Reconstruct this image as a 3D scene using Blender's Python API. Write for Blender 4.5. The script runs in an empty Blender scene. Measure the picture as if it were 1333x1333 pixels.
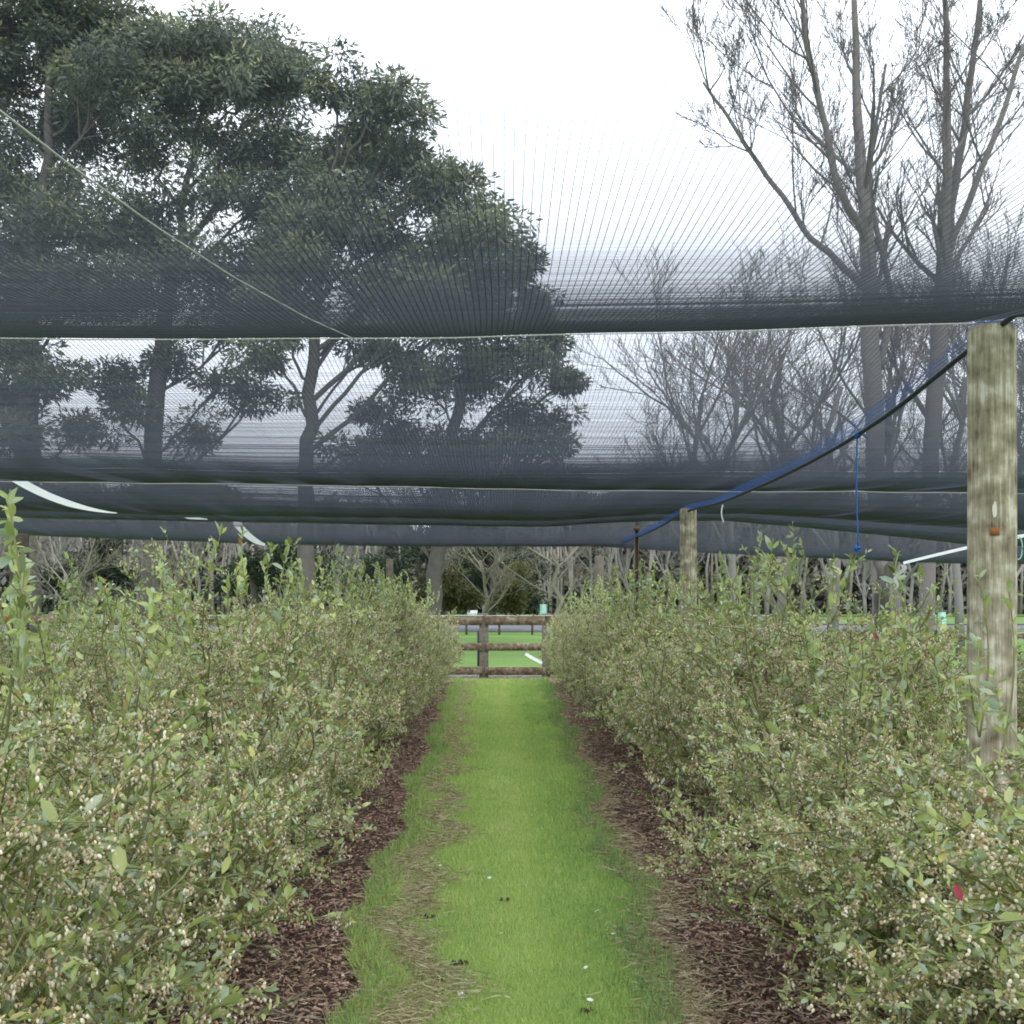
import bpy, math, random
import numpy as np
from math import radians, pi
rng = np.random.default_rng(7)
random.seed(7)
F_PX, HX, HY, CAMH = 1500.0, 650.0, 795.0, 1.3
sc = bpy.context.scene
col = bpy.data.collections.new('orchard'); sc.collection.children.link(col)

def P(px, py, d):
    return np.array([(px-HX)/F_PX*d, d, CAMH+(HY-py)/F_PX*d])

# ------------------------------------------------------------------ objects
def tag(o, label=None, cat=None, group=None, kind=None):
    if label: o['label'] = label
    if cat: o['category'] = cat
    if group: o['group'] = group
    if kind: o['kind'] = kind
    return o
def link(name, me, mat=None, parent=None, loc=None):
    o = bpy.data.objects.new(name, me); col.objects.link(o)
    if mat is not None and me is not None and not me.materials: me.materials.append(mat)
    if parent is not None: o.parent = parent
    if loc is not None: o.location = loc
    return o
def empty(name, loc=(0,0,0), rz=0):
    o = bpy.data.objects.new(name, None); col.objects.link(o)
    o.location = loc; o.rotation_euler = (0,0,rz); o.empty_display_size = .1
    return o
class MB:
    def __init__(s): s.V=[]; s.F={}; s.T=[]; s.n=0
    def add(s, V, F, tint=None):
        V = np.asarray(V, float).reshape(-1,3); F = np.asarray(F, np.int64)
        s.V.append(V); s.F.setdefault(F.shape[1], []).append(F+s.n)
        if tint is None: tint = .5
        s.T.append(np.broadcast_to(np.asarray(tint, float), (len(V),)).copy())
        s.n += len(V)
    def mesh(s, name, smooth=False):
        V = np.concatenate(s.V); T = np.concatenate(s.T)
        me = bpy.data.meshes.new(name)
        loops=[]; starts=[]; tot=[]; off=0
        for k, L in s.F.items():
            A = np.concatenate(L); loops.append(A.ravel())
            starts.append(off+np.arange(len(A))*k); tot.append(np.full(len(A), k)); off += A.size
        loops = np.concatenate(loops).astype(np.int32); starts=np.concatenate(starts).astype(np.int32)
        me.vertices.add(len(V)); me.vertices.foreach_set('co', V.astype(np.float32).ravel())
        me.loops.add(len(loops)); me.loops.foreach_set('vertex_index', loops)
        me.polygons.add(len(starts)); me.polygons.foreach_set('loop_start', starts)
        try: me.polygons.foreach_set('loop_total', np.concatenate(tot).astype(np.int32))
        except Exception: pass
        at = me.attributes.new('tint', 'FLOAT', 'POINT'); at.data.foreach_set('value', T.astype(np.float32))
        me.update(calc_edges=True)
        if smooth: me.polygons.foreach_set('use_smooth', np.ones(len(starts), bool))
        return me
    def build(s, name, mat, parent=None, smooth=False):
        return link(name, s.mesh(name, smooth), mat, parent)

def tube(mb, pts, rad, sides=5, tint=.5, cap=True):
    pts = np.asarray(pts, float); n = len(pts)
    rad = np.broadcast_to(np.asarray(rad, float), (n,))
    t = np.gradient(pts, axis=0); t /= np.linalg.norm(t, axis=1, keepdims=True)+1e-9
    ref = np.array([0,0,1.]) if abs(t[:,2]).mean() < .8 else np.array([1.,0,0])
    u = np.cross(t, ref); u /= np.linalg.norm(u, axis=1, keepdims=True)+1e-9
    v = np.cross(t, u)
    a = np.arange(sides)*2*pi/sides
    ring = (u[:,None,:]*np.cos(a)[None,:,None] + v[:,None,:]*np.sin(a)[None,:,None])*rad[:,None,None]
    V = (pts[:,None,:]+ring).reshape(-1,3)
    i = np.arange(n-1)[:,None]*sides; j = np.arange(sides)[None,:]; jn = (j+1)%sides
    Fq = np.stack([i+j, i+jn, i+sides+jn, i+sides+j], -1).reshape(-1,4)
    mb.add(V, Fq, tint)
    if cap and sides > 3:
        k = mb.n - n*sides
        for base, rv in ((k, True), (k+(n-1)*sides, False)):
            idx = [base+q for q in range(sides)]
            if rv: idx = idx[::-1]
            mb.F.setdefault(sides, []).append(np.array([idx]))

def box(mb, c, s, rz=0, tint=.5, ry=0):
    c = np.array(c, float); h = np.array(s, float)/2
    V = np.array([[x,y,z] for x in (-1,1) for y in (-1,1) for z in (-1,1)])*h
    b = min(h)*.0
    if ry:
        R = np.array([[math.cos(ry),0,math.sin(ry)],[0,1,0],[-math.sin(ry),0,math.cos(ry)]]); V = V@R.T
    if rz:
        R = np.array([[math.cos(rz),-math.sin(rz),0],[math.sin(rz),math.cos(rz),0],[0,0,1]]); V = V@R.T
    mb.add(V+c, [[0,1,3,2],[4,6,7,5],[0,4,5,1],[2,3,7,6],[0,2,6,4],[1,5,7,3]], tint)

def frames(d, roll):
    """rotation matrices whose local x axis is d"""
    d = d/(np.linalg.norm(d, axis=1, keepdims=True)+1e-9)
    ref = np.tile([0,0,1.], (len(d),1)); ref[abs(d[:,2])>.95] = [1,0,0]
    y = np.cross(ref, d); y /= np.linalg.norm(y, axis=1, keepdims=True)+1e-9
    z = np.cross(d, y)
    c, s = np.cos(roll)[:,None], np.sin(roll)[:,None]
    return np.stack([d, y*c+z*s, z*c-y*s], -1)     # columns
def scatter(mb, TV, TF, pos, R, scale, tint):
    TV = np.asarray(TV, float); TF = np.asarray(TF); n = len(pos); k = len(TV)
    scale = np.asarray(scale, float)
    if scale.ndim == 1: scale = scale[:,None]
    V = np.einsum('nij,nkj->nki', R, TV[None]*scale[:,None,:]) + pos[:,None,:]
    Fa = (TF[None]+np.arange(n)[:,None,None]*k).reshape(-1, TF.shape[1])
    mb.add(V.reshape(-1,3), Fa, np.repeat(tint, k))
LEAF_V = [[0,0,0],[.28,.2,.05],[.68,.2,.05],[1,0,-.05],[.68,-.2,.05],[.28,-.2,.05],[.5,0,-.01]]
LEAF_F = [[0,5,4,3,6],[0,6,3,2,1]]
CARD_V = [[0,0,0],[.5,.28,.05],[1,0,0],[.5,-.28,.05]]
CARD_F = [[0,3,2,1]]
def _bell():
    V=[];F=[];n=5
    for r,z in ((.12,0),(.42,-.3),(.45,-.75),(.28,-1.05)):
        for k in range(n): V.append([r*math.cos(2*pi*k/n), r*math.sin(2*pi*k/n), z])
    for i in range(3):
        for k in range(n): F.append([i*n+k, (i+1)*n+k, (i+1)*n+(k+1)%n, i*n+(k+1)%n])
    return V,F
BELL_V, BELL_F = _bell()

# ------------------------------------------------------------------ materials
def N(nt, t, **kw):
    n = nt.nodes.new(t)
    for k, v in kw.items(): setattr(n, k, v)
    return n
def ramp(nt, stops):
    r = N(nt, 'ShaderNodeValToRGB'); e = r.color_ramp.elements
    while len(e) < len(stops): e.new(.5)
    for q, (p, c) in zip(e, stops): q.position = p; q.color = (*c, 1)
    return r
def attr_mat(name, stops, rough=.6, spec=.3, trans=0., noise=0., nscale=3., nstops=None, bump=0., orand=0.):
    m = bpy.data.materials.new(name); m.use_nodes = True; nt = m.node_tree; nt.nodes.clear()
    out = N(nt,'ShaderNodeOutputMaterial'); b = N(nt,'ShaderNodeBsdfPrincipled')
    b.inputs['Roughness'].default_value = rough; b.inputs['Specular IOR Level'].default_value = spec
    a = N(nt,'ShaderNodeAttribute', attribute_name='tint'); r = ramp(nt, stops)
    fac = a.outputs['Fac']
    if noise:
        tc = N(nt,'ShaderNodeTexCoord'); nz = N(nt,'ShaderNodeTexNoise'); nz.inputs['Scale'].default_value = nscale
        nz.inputs['Detail'].default_value = 4
        nt.links.new(tc.outputs['Object'], nz.inputs['Vector'])
        ma = N(nt,'ShaderNodeMath', operation='MULTIPLY_ADD'); ma.inputs[1].default_value = noise
        sb = N(nt,'ShaderNodeMath', operation='SUBTRACT'); sb.inputs[1].default_value = .5
        nt.links.new(nz.outputs['Fac'], sb.inputs[0]); nt.links.new(sb.outputs[0], ma.inputs[0]); nt.links.new(fac, ma.inputs[2])
        fac = ma.outputs[0]
        if bump:
            bp = N(nt,'ShaderNodeBump'); bp.inputs['Strength'].default_value = bump; bp.inputs['Distance'].default_value = .01
            nt.links.new(nz.outputs['Fac'], bp.inputs['Height']); nt.links.new(bp.outputs[0], b.inputs['Normal'])
    nt.links.new(fac, r.inputs['Fac']); colr = r.outputs['Color']
    if orand:   # each plant a little lighter or darker than its neighbour
        oi = N(nt,'ShaderNodeObjectInfo'); mr = N(nt,'ShaderNodeMath', operation='MULTIPLY_ADD')
        mr.inputs[1].default_value = orand; mr.inputs[2].default_value = 1-orand*.35
        nt.links.new(oi.outputs['Random'], mr.inputs[0]); vm = N(nt,'ShaderNodeVectorMath', operation='SCALE')
        nt.links.new(colr, vm.inputs[0]); nt.links.new(mr.outputs[0], vm.inputs['Scale']); colr = vm.outputs[0]
    nt.links.new(colr, b.inputs['Base Color'])
    if trans:
        t = N(nt,'ShaderNodeBsdfTranslucent'); mx = N(nt,'ShaderNodeMixShader'); mx.inputs[0].default_value = trans
        nt.links.new(colr, t.inputs['Color'])
        nt.links.new(b.outputs[0], mx.inputs[1]); nt.links.new(t.outputs[0], mx.inputs[2]); nt.links.new(mx.outputs[0], out.inputs[0])
    else: nt.links.new(b.outputs[0], out.inputs[0])
    return m
def ground_mat(name, layers, rough=.95, bump=.5):
    """layers: list of (scale, detail, stops); later layers are mixed over by 50%"""
    m = bpy.data.materials.new(name); m.use_nodes = True; nt = m.node_tree; b = nt.nodes['Principled BSDF']
    b.inputs['Roughness'].default_value = rough; b.inputs['Specular IOR Level'].default_value = .15
    tc = N(nt,'ShaderNodeTexCoord'); prev = None
    for k, (s, dt, stops) in enumerate(layers):
        nz = N(nt,'ShaderNodeTexNoise'); nz.inputs['Scale'].default_value = s; nz.inputs['Detail'].default_value = dt
        nz.inputs['Roughness'].default_value = .7
        nt.links.new(tc.outputs['Object'], nz.inputs['Vector']); r = ramp(nt, stops)
        nt.links.new(nz.outputs['Fac'], r.inputs['Fac'])
        if prev is None: prev = r.outputs['Color']
        else:
            mx = N(nt,'ShaderNodeMix', data_type='RGBA'); mx.inputs['Factor'].default_value = .5
            nt.links.new(prev, mx.inputs['A']); nt.links.new(r.outputs['Color'], mx.inputs['B']); prev = mx.outputs['Result']
        last = nz
    nt.links.new(prev, b.inputs['Base Color'])
    bp = N(nt,'ShaderNodeBump'); bp.inputs['Strength'].default_value = bump; bp.inputs['Distance'].default_value = .02
    nt.links.new(last.outputs['Fac'], bp.inputs['Height']); nt.links.new(bp.outputs[0], b.inputs['Normal'])
    return m
def wood_mat(name, stops, sx=55, sz=3.0, rough=.85, bump=.5):
    m = bpy.data.materials.new(name); m.use_nodes = True; nt = m.node_tree; b = nt.nodes['Principled BSDF']
    b.inputs['Roughness'].default_value = rough; b.inputs['Specular IOR Level'].default_value = .2
    tc = N(nt,'ShaderNodeTexCoord'); mp = N(nt,'ShaderNodeMapping'); mp.inputs['Scale'].default_value = (sx, sx, sz)
    nz = N(nt,'ShaderNodeTexNoise'); nz.inputs['Scale'].default_value = 1.6; nz.inputs['Detail'].default_value = 8; nz.inputs['Roughness'].default_value = .7
    n2 = N(nt,'ShaderNodeTexNoise'); n2.inputs['Scale'].default_value = 16; n2.inputs['Detail'].default_value = 6
    nt.links.new(tc.outputs['Object'], mp.inputs[0]); nt.links.new(mp.outputs[0], nz.inputs['Vector']); nt.links.new(tc.outputs['Object'], n2.inputs['Vector'])
    ad = N(nt,'ShaderNodeMath', operation='ADD'); ml = N(nt,'ShaderNodeMath', operation='MULTIPLY'); ml.inputs[1].default_value = .5
    nt.links.new(nz.outputs['Fac'], ad.inputs[0]); nt.links.new(n2.outputs['Fac'], ad.inputs[1]); nt.links.new(ad.outputs[0], ml.inputs[0])
    r = ramp(nt, stops); nt.links.new(ml.outputs[0], r.inputs['Fac']); nt.links.new(r.outputs['Color'], b.inputs['Base Color'])
    bp = N(nt,'ShaderNodeBump'); bp.inputs['Strength'].default_value = bump; bp.inputs['Distance'].default_value = .006
    nt.links.new(nz.outputs['Fac'], bp.inputs['Height']); nt.links.new(bp.outputs[0], b.inputs['Normal'])
    return m
def flat(name, c, rough=.6, noise=.15):
    lo = tuple(x*(1-noise) for x in c); hi = tuple(min(1,x*(1+noise)) for x in c)
    return attr_mat(name, [(0,lo),(1,hi)], rough=rough, noise=.8, nscale=12)

M = {}
M['leaf'] = attr_mat('blueberry_leaf', [(0,(.07,.11,.03)),(.25,(.23,.30,.08)),(.5,(.40,.46,.15)),(.72,(.34,.43,.32)),(.88,(.52,.54,.17)),(.95,(.34,.26,.09)),(1,(.32,.12,.07))], rough=.36, spec=.65, trans=.33, orand=.5)
M['flower'] = attr_mat('blossom', [(0,(.40,.32,.17)),(.35,(.62,.53,.36)),(.7,(.80,.73,.56)),(1,(.86,.83,.72))], rough=.6, trans=.3)
M['bract'] = attr_mat('bract', [(0,(.42,.27,.13)),(.5,(.50,.42,.20)),(1,(.52,.33,.22))], rough=.8, trans=.2)
M['cane'] = attr_mat('cane_bark', [(0,(.07,.06,.04)),(.5,(.15,.16,.06)),(1,(.27,.28,.12))], rough=.7, noise=.6, nscale=25)
M['shootleaf'] = M['leaf']
M['grass'] = attr_mat('lawn_blades', [(0,(.13,.24,.09)),(.35,(.27,.42,.13)),(.7,(.46,.58,.17)),(1,(.60,.62,.32))], rough=.6, trans=.35)
M['straw'] = attr_mat('straw', [(0,(.17,.12,.07)),(.5,(.34,.30,.17)),(1,(.55,.49,.34))], rough=.9, trans=.1)
M['chip'] = attr_mat('bark_chips', [(0,(.08,.045,.032)),(.5,(.27,.165,.12)),(.8,(.46,.33,.25)),(1,(.68,.57,.45))], rough=.9)
M['bark'] = attr_mat('tree_bark', [(0,(.07,.065,.06)),(1,(.19,.175,.155))], rough=.95, noise=.7, nscale=4, bump=.5)  # bark lightened to put the distant trees' haze into its colour
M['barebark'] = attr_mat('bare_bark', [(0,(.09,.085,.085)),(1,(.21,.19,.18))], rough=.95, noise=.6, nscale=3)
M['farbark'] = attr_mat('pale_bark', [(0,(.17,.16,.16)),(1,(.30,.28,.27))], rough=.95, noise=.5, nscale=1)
M['palebark'] = attr_mat('lichen_bark', [(0,(.14,.13,.10)),(1,(.30,.275,.215))], rough=.95, noise=.6, nscale=3)
M['evergreen'] = attr_mat('evergreen_leaf', orand=.3, stops= [(0,(.07,.09,.08)),(.4,(.15,.18,.125)),(.7,(.27,.29,.16)),(1,(.42,.41,.22))], rough=.5, spec=.4, trans=.2)  # leaf tones lightened so the colour carries the misty haze
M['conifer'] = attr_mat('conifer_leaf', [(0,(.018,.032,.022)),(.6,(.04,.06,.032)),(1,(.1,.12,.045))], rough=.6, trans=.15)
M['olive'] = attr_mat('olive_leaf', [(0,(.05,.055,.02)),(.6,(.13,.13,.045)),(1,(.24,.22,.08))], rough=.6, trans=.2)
M['net'] = attr_mat('shade_net_thread', [(0,(.036,.044,.068)),(1,(.066,.078,.115))], rough=.55, spec=.25)  # black thread lightened towards blue, painting haze into its colour
M['bluenet'] = attr_mat('blue_twine', [(0,(.012,.05,.20)),(1,(.03,.15,.48))], rough=.6)
M['post'] = wood_mat('treated_pine', [(.34,(.06,.05,.035)),(.43,(.20,.175,.12)),(.52,(.33,.295,.21)),(.60,(.55,.52,.43))])
M['oldpost'] = wood_mat('dark_pine', [(.3,(.04,.035,.03)),(.6,(.13,.11,.085))])
M['rail'] = wood_mat('weathered_rail', [(.36,(.05,.04,.03)),(.48,(.15,.10,.065)),(.55,(.20,.17,.12)),(.64,(.30,.28,.24))], sx=1.5, sz=5)
M['greypost'] = wood_mat('grey_post', [(.3,(.07,.06,.05)),(.7,(.22,.19,.16))])
M['wire'] = flat('galvanised_wire', (.42,.42,.40), .4)
M['cable'] = flat('black_cable', (.02,.025,.04), .5)
M['cream'] = flat('cream_cord', (.5,.47,.38), .7)
M['tape'] = flat('white_tape', (.82,.84,.88), .4, .05)
M['rust'] = flat('rust', (.26,.10,.04), .9)
M['resin_lit_edge'] = flat('pale_resin_lit_edge', (.6,.58,.5), .6)  # resin on the post, and the painted lit edge of the fence
M['mint'] = flat('tree_guard', (.35,.66,.56), .5)
M['steel'] = flat('rusty_steel', (.12,.10,.07), .7)
M['daisy'] = flat('petals', (.8,.8,.76), .6, .05)
M['red'] = flat('red_leaf', (.22,.02,.035), .5)
M['clod'] = flat('soil', (.045,.035,.025), 1)
M['track'] = ground_mat('gravel', [(1.5,4,[(.3,(.16,.16,.165)),(.7,(.26,.26,.27))]),(60,6,[(.3,(.10,.10,.10)),(.7,(.32,.32,.33))])])
M['paddock'] = ground_mat('paddock_grass', [(.35,6,[(.35,(.09,.19,.045)),(.65,(.20,.31,.09))]),(14,6,[(.3,(.06,.12,.03)),(.7,(.24,.38,.10))])])
M['path'] = ground_mat('mown_grass', [(1.8,5,[(.3,(.19,.29,.08)),(.7,(.38,.46,.12))]),(90,6,[(.3,(.05,.10,.02)),(.7,(.2,.33,.08))])])
M['mulch'] = ground_mat('bark_mulch', [(3,6,[(.3,(.05,.032,.028)),(.7,(.12,.08,.068))]),(70,8,[(.3,(.03,.018,.015)),(.6,(.15,.09,.072)),(.8,(.28,.19,.16))])], bump=1)
M['road'] = ground_mat('far_road', [(.4,4,[(.3,(.12,.12,.13)),(.7,(.19,.19,.2))])])

# ------------------------------------------------------------------ ground
def gz(x, y):
    y = np.asarray(y, float)
    t = np.clip((y-40)/70, 0, 1)
    return 1.0*t*t*(3-2*t)
def sheet(name, xs, ys, mat, zoff=0., fn=None, label=None):
    X, Y = np.meshgrid(xs, ys)
    Z = gz(X, Y)+zoff
    if fn is not None: X, Z = fn(X, Y, Z)
    V = np.stack([X,Y,Z],-1).reshape(-1,3); nx = len(xs)
    i = np.arange(len(ys)-1)[:,None]*nx; j = np.arange(nx-1)[None,:]
    Fq = np.stack([i+j,i+j+1,i+nx+j+1,i+nx+j],-1).reshape(-1,4)
    mb = MB(); mb.add(V, Fq); o = mb.build(name, mat, smooth=True); tag(o, kind='structure'); return o
sheet('ground', np.concatenate([[-900,-300,-100],np.linspace(-40,40,21),[100,300,900]]),
      np.concatenate([[-30],np.linspace(-5,130,60),[200,400,1200]]), M['paddock'])
def wob(y, s): return .05*np.sin(y*1.9+s)+.035*np.sin(y*4.7+2*s)+.02*np.sin(y*11+s*3)
def edgeL(y): return -(.50+.016*(y-3.6))+wob(y,1.)
def edgeR(y): return (.56+.016*(y-3.6))+wob(y,4.)
ysn = np.linspace(.5, 21.2, 260)
def bedL(X,Y,Z):
    t=(X-X.min())/(X.max()-X.min()); return -2.35+(edgeL(Y)+.15+2.35)*t, Z+.05*np.exp(-((t-.35)/.3)**2)+.01*np.sin(X*23)*np.sin(Y*17)*t*(1-t)*4
def bedR(X,Y,Z):
    t=(X-X.min())/(X.max()-X.min()); return edgeR(Y)-.15+(2.35-edgeR(Y)+.15)*t, Z+.05*np.exp(-((t-.65)/.3)**2)+.01*np.sin(X*23)*np.sin(Y*17)*t*(1-t)*4
sheet('mulch_bed', np.linspace(0,1,30), ysn, M['mulch'], .004, bedL)
sheet('mulch_bed', np.linspace(0,1,30), ysn, M['mulch'], .004, bedR)
def pathfn(X,Y,Z):
    t = (X+1)/2
    return edgeL(Y)+(edgeR(Y)-edgeL(Y))*t, Z+.012*np.sin(pi*t)
sheet('grass_path', np.linspace(-1,1,24), ysn, M['path'], .012, pathfn)
sheet('gravel_track', np.linspace(-40,40,41), np.linspace(21.9,26.5,6), M['track'], .006, lambda X,Y,Z:(X,Z+0*X))
sheet('road', np.linspace(-200,200,41), np.linspace(60,74,4), M['road'], .02)

# mown grass blades
def blades():
    n = 230000
    y = 3.0+18.2*rng.random(n)**1.9
    t = rng.random(n); l, r = edgeL(y)-.05, edgeR(y)+.05
    x = l+(r-l)*t
    prox = np.minimum(x-l, r-x)
    pos = np.stack([x,y,np.full(n,.014)],-1)
    d = np.stack([rng.normal(0,.45,n), rng.normal(0,.45,n), np.ones(n)],-1)
    h = (.014+.022*rng.random(n))*np.where((prox<.12)&(rng.random(n)<.5), 1.9, 1)*(1+y/25)
    w = (.0022+.0012*rng.random(n))*(1+y/6)
    patch = .5+.5*np.sin(x*6+np.sin(y*1.3)*2)*np.sin(y*2.1+x*3)
    patch = patch*.6+.4*(.5+.5*np.sin(x*13+y*5+2*np.sin(y*3.3))*np.sin(y*8.7-x*9)); patch+=.35*np.exp(-((x-.05)/.12)**2)
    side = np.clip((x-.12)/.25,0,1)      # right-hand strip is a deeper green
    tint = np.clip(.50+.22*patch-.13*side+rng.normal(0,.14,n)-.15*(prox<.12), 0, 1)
    R = frames(d, rng.random(n)*6.28)
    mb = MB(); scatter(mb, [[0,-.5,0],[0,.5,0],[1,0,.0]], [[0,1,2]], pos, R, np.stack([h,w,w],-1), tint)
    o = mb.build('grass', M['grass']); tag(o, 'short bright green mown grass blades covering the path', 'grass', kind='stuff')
blades()
def straws():
    mb = MB()
    def strand(n, xf, yf, L=.05, z=.022):
        y = yf(n); x = xf(y, n)
        a = rng.normal(0,.7,n)+np.where(rng.random(n)<.5,0,pi)
        d = np.stack([np.cos(a), np.sin(a), rng.normal(0,.18,n)],-1)
        pos = np.stack([x,y,z+rng.random(n)*.022],-1)
        l = L*(.25+1.2*rng.random(n)**2); w = (.0010+.0012*rng.random(n))*(1+y/6)
        scatter(mb, [[0,-.5,0],[.5,-.5,.08],[1,-.2,0],[1,.2,0],[.5,.5,.08],[0,.5,0]], [[0,1,4,5],[1,2,3,4]], pos, frames(d, rng.random(n)*6.28), np.stack([l,w,l*.6],-1), np.clip(rng.beta(2,2,n),0,1))
    yy = lambda n: 3.+18*rng.random(n)**1.8
    clump = lambda y, n, s: .035*np.sin(y*5+s)+.02*np.sin(y*13+s)
    strand(34000, lambda y,n: edgeL(y)+.18+clump(y,n,0)+rng.normal(0,.065,n)*(1+.5*np.sin(y*7)), yy)
    strand(4500, lambda y,n: edgeL(y)+.0+rng.normal(0,.04,n), yy)
    strand(30000, lambda y,n: edgeR(y)+.05+.6*clump(y,n,2)+rng.normal(0,.06,n), yy)
    strand(3800, lambda y,n: edgeL(y)-.35+rng.normal(0,.25,n), yy, L=.06, z=.03)
    strand(4200, lambda y,n: edgeR(y)+.35+rng.normal(0,.22,n), yy, L=.06, z=.03)
    strand(4000, lambda y,n: rng.uniform(-1.6,1.7,n), lambda n: rng.uniform(20.6,22.3,n), L=.09)
    o = mb.build('dry_clippings', M['straw']); tag(o, 'tan dry grass clippings lying along both edges of the green path', 'clippings', kind='stuff')
straws()
def chips():
    for s, nm in ((-1,'left'),(1,'right')):
        n = 60000; y = 2.6+18*rng.random(n)**1.7
        e = edgeL(y) if s<0 else edgeR(y)
        x = e + s*rng.random(n)**1.2*1.5 - s*.05*rng.random(n)-s*.03*np.abs(rng.normal(0,1,n))
        a = rng.random(n)*6.28; d = np.stack([np.cos(a),np.sin(a),rng.normal(0,.3,n)],-1)
        l = .012+.028*rng.random(n)**2; w=.004+.007*rng.random(n)
        z = .012+.045*np.exp(-((abs(x)-1.5)/.5)**2)+rng.random(n)*.016
        mb = MB(); scatter(mb, [[-.5,-.5,0],[.5,-.4,0],[.5,.5,0],[-.5,.35,0]], [[0,1,2,3]], np.stack([x,y,z],-1), frames(d, rng.normal(0,.6,n)), np.stack([l,w,w],-1), np.clip(rng.beta(2,2.4,n),0,1))
        o = mb.build('bark_mulch', M['chip']); tag(o, f'reddish brown bark mulch chips under the {nm} row of bushes', 'mulch', kind='stuff')
chips()

# ------------------------------------------------------------------ blueberry bushes
def make_bush_meshes(seed, H=1.45, W=.76, tall=0):
    r = np.random.default_rng(seed)
    canes = MB(); leaves = MB(); flowers = MB(); bracts = MB()
    LP=[];LD=[];LS=[]; FP=[];FD=[]
    def env(z): # half width by height
        t = z/H
        return W*np.interp(t, [0,.12,.3,.55,.8,.95,1.1],[.6,1.0,1.05,1.0,.88,.72,.4])
    def path(p, d, L, n, up, droop=0):
        pts=[p]; d=d/np.linalg.norm(d)
        for k in range(n):
            d = d+np.array([0,0,up])+r.normal(0,.10,3); d/=np.linalg.norm(d)
            pts.append(pts[-1]+d*L/n)
        return np.array(pts)
    ncane = 22
    for c in range(ncane):
        a = r.random()*6.28; out = .25+1.1*r.random()
        p0 = np.array([math.cos(a)*.12*r.random()*2, math.sin(a)*.12*r.random()*2, 0.])
        L = r.uniform(.8,1.25)*H/1.45
        d = np.array([math.cos(a)*out, math.sin(a)*out, 1.])
        up = .06 if out<.8 else -.05
        cp = path(p0, d, L, 9, up)
        R0 = r.uniform(.006,.011)
        for k in range(3,10):
            hh=math.hypot(cp[k][0],cp[k][1]); m_=env(cp[k][2])*.85
            if hh>m_: cp[k][:2]*=m_/hh
            cp[k][2]=max(cp[k][2],.06*k)
        tube(canes, cp, np.linspace(R0,.0028,10), 5, r.uniform(.1,.5), False)
        for q in range(13):
            t = r.uniform(.12,1); i = min(int(t*9),8); p = cp[i]+(cp[i+1]-cp[i])*(t*9-i)
            aa = math.atan2(p[1],p[0])+r.normal(0,1.0)
            dz = r.uniform(-.15,.9)
            if t<.35 and r.random()<.5: dz=-.2
            lp = path(p, np.array([math.cos(aa), math.sin(aa), dz]), r.uniform(.18,.42), 5, .03)
            if math.hypot(lp[-1][0],lp[-1][1])>env(lp[-1][2])*1.05 or lp[-1][2]<.12: continue
            tube(canes, lp, np.linspace(.0034,.0018,6), 4, r.uniform(.3,.8), False)
            for w in range(5):
                t2 = r.uniform(.15,1); i2=min(int(t2*5),4); pp = lp[i2]+(lp[i2+1]-lp[i2])*(t2*5-i2)
                a3 = aa+r.normal(0,1.1)
                tp = path(pp, np.array([math.cos(a3),math.sin(a3), r.uniform(-.3,1.3)]), r.uniform(.08,.2), 4, .02)
                rr = math.hypot(tp[-1][0], tp[-1][1]); z=tp[-1][2]
                if rr > env(z)*1.12+.05*r.random() or z < .12 or z > H*1.1: 
                    continue
                tube(canes, tp, np.linspace(.002,.0012,5), 3, r.uniform(.4,1), False)
                nl = r.integers(8,15)
                u = r.random(nl)*4; ii=np.minimum(u.astype(int),3)
                LP.append(tp[ii]+(tp[ii+1]-tp[ii])*(u-ii)[:,None])
                tang = tp[-1]-tp[0]; tang/=np.linalg.norm(tang)
                dd = r.normal(0,.75,(nl,3))+tang*.9+np.array([0,0,.15]); LD.append(dd)
                LS.append(r.uniform(.017,.036,nl))
                nf = 3 if z < H*.75 else 1
                for f in range(r.integers(1 if nf==3 else 0,nf+1)):
                    u = r.random()*4; i3=int(u); base = tp[i3]+(tp[i3+1]-tp[i3])*(u-i3)
                    k = r.integers(4,9)
                    FP.append(base+r.normal(0,.010,(k,3))-np.array([0,0,.008])); 
                    dn = np.tile([0,0,1.],(k,1))+r.normal(0,.42,(k,3)); FD.append(dn)
                    bm = 6
                    bp = base+r.normal(0,.008,(bm,3))
                    scatter(bracts, CARD_V, CARD_F, bp, frames(r.normal(0,1,(bm,3)), r.random(bm)*6.28), r.uniform(.008,.014,bm), r.random(bm))
    # upright leafy shoots
    for c in range(9+tall*4):
        a = r.random()*6.28; rr = r.uniform(.05,.75)*W
        p = np.array([math.cos(a)*rr, math.sin(a)*rr, H*r.uniform(.6,.85)])
        L = r.uniform(.12,.30)+.05*tall
        sp = path(p, np.array([r.normal(0,.2),r.normal(0,.2),1]), L, 7, .08)
        tube(canes, sp, np.linspace(.0032,.0015,8), 4, r.uniform(.5,1), False)
        nl = 22; u=r.random(nl)*6.99; ii=u.astype(int)
        LP.append(sp[ii]+(sp[ii+1]-sp[ii])*(u-ii)[:,None]); LD.append(r.normal(0,.6,(nl,3))+np.array([0,0,.8])); LS.append(r.uniform(.026,.048,nl))
    LP=np.concatenate(LP); LD=np.concatenate(LD); LS=np.concatenate(LS); n=len(LP)
    rad = np.hypot(LP[:,0],LP[:,1])
    big = r.random(n)<.05; LS[big]*=1.7
    tint = np.clip(r.beta(2.4,2.2,n)*.95, 0, .93); red=r.random(n)<.018; tint[red]=r.uniform(.93,1,red.sum())
    R = frames(LD, r.normal(0,.8,n))
    w = r.uniform(.75,1.15,n)
    scatter(leaves, LEAF_V, LEAF_F, LP, R, np.stack([LS,LS*w,LS],-1), tint)
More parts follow.
